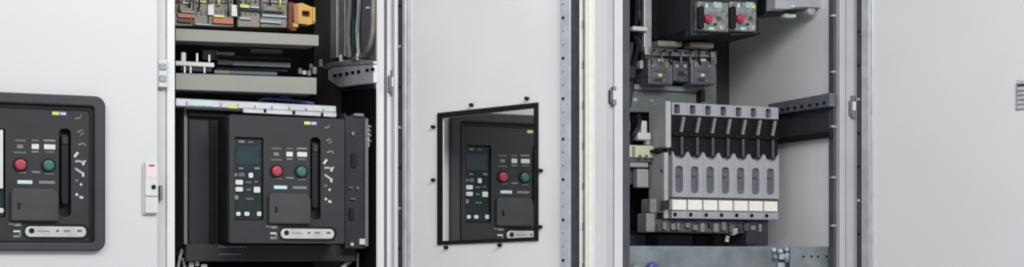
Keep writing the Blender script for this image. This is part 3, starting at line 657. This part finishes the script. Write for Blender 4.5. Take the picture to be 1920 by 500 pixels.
obj('clip', pb(1168, 248, 1180, 256, 200, 214), 'white', t, 2); obj('clip_arm', pb(1171, 226, 1182, 246, 206, 220), 'fgrey', t, 2)
t = thing('grey_clip', 'grey clip below the ivory connector beside the end block', 'clip', W(1206, 352, 210))
obj('clip', pb(1195, 316, 1217, 351, 205, 225), 'fgrey', t, 3); obj('clip_back', pb(1174, 312, 1197, 345, 226, 246), 'fslot', t, 3)
# bottom rail of the fuse cabinet
br = thing('bottom_rail', 'blue grey steel rail across the bottom of the fuse cabinet', 'rail', W(1360, 520, 110))
obj('rail', pb(1166, 460.5, 1448, 540, 100, 104), 'zincdk', br, 1.5)
pr = obj('perforated_end', pb(1482, 461, 1556, 540, 48, 52), 'zincdk', br, 1.5)
obj('rail_lip', pb(1166, 457, 1557, 460.5, 101, 140), 'zinc', br, 1) if False else obj('rail_back', pb(1440, 462, 1490, 540, 106, 112), 'zincdk', br, 1)
for px in (1507,1522,1534,1550): fp('hole', px, 480, 5.5, 5.5, 'blackm', pr, 47.2, 48.6, 2.6)
t = thing('wire_bundle', 'pale blue crumpled wire marker tags on the bottom rail', 'wire tags', W(1465, 500, 96))
for a, b, w, h, m in ((1452,467,8,8,'white'),(1464,469,10,9,'sky'),(1467,480,13,12,'sky'),(1476,466,8,8,'sky'),(1466,497,16,14,'white'),(1455,480,7,8,'zinc'),(1462,474,8,5,'zincdk'),(1477,482,7,22,'sky')): fp('tag', a, b, w, h, m, t, 92, 97, 2.5)
obj('tag_backing', pb(1481, 463, 1491, 489, 95, 97.6), 'blue', t, 1)
t = thing('blue_plug', 'blue round knob low on the bottom rail', 'knob', W(1225, 505, 96))
p = W(1226, 503, 88); obj('knob', disc(new(), (p.x,p.z), 14, 84, 99, 24, dome=6), 'blue', t)
t = thing('yellow_plug', 'dull yellow cap beside the blue knob on the bottom rail', 'cap', W(1195, 505, 96))
p = W(1195, 504, 90); obj('cap', disc(new(), (p.x,p.z), 11, 88, 99, 20, dome=4), 'duct', t)
# pale device hanging in the top right of the fuse cabinet
t = thing('hanging_terminal', 'pale grey terminal block with two stubs hanging at the top right of the fuse cabinet', 'terminal block', W(1503, 20, 150))
obj('body', plate(new(), [(X(a,78),Z(1500,b,78)) for a, b in ((1454,21),(1480,19),(1494,15),(1510,13),(1540,12),(1547,6),(1547,-70),(1454,-70))], [], 78, 150), 'fgrey', t, 2)
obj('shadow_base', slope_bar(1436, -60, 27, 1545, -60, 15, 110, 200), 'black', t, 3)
obj('stub', slope_bar(1472, 26, 33, 1493, 27, 34, 90, 106), 'mint', t, 2)
p = W(1521, 20, 88); obj('stub', disc(new(), (p.x,p.z), 11, 84, 108, 20, dome=5), 'fgrey', t)
fp('block_mark', 1487, 12, 9, 4, 'white', t, 77, 79, 1)
# ---------------------------------------------------------------- camera, light
cd = bpy.data.cameras.new('camera'); cam = bpy.data.objects.new('camera', cd); C.objects.link(cam)
cam.location = (0, -D/1000, ZB/1000); cam.rotation_euler = (math.pi/2, 0, -TH)
cd.sensor_width = 36; cd.lens = F/1920*36; cd.shift_y = (HY-250)/1920; cd.clip_end = 100; cd.clip_start = 0.05
bpy.context.scene.camera = cam
w = bpy.data.worlds.new('World'); bpy.context.scene.world = w; w.use_nodes = True
bg = w.node_tree.nodes['Background']; bg.inputs['Color'].default_value = (0.93,0.96,1.0,1); bg.inputs['Strength'].default_value = 0.47
def lamp(name, loc, aim, size, energy, col=(1,1,1)):
    l = bpy.data.lights.new(name, 'AREA'); l.shape = 'RECTANGLE'; l.size, l.size_y = size; l.energy = energy; l.color = col
    o = bpy.data.objects.new(name, l); C.objects.link(o); o.location = loc
    o.rotation_euler = (Vector(aim)-Vector(loc)).to_track_quat('-Z','Y').to_euler()
lamp('ceiling_lamp', (-0.6,-1.7,1.95), (0.9,0.0,0.8), (1.3,0.6), 17, (1,0.995,0.985))
lamp('ceiling_lamp', (1.05,-2.1,1.8), (1.25,0.0,0.75), (1.4,0.5), 39, (1,0.995,0.985))
sc = bpy.context.scene
sc.view_settings.view_transform = 'Standard'; sc.view_settings.look = 'None'; sc.view_settings.exposure = 0; sc.view_settings.gamma = 1
sc.cycles.filter_width = 1.8
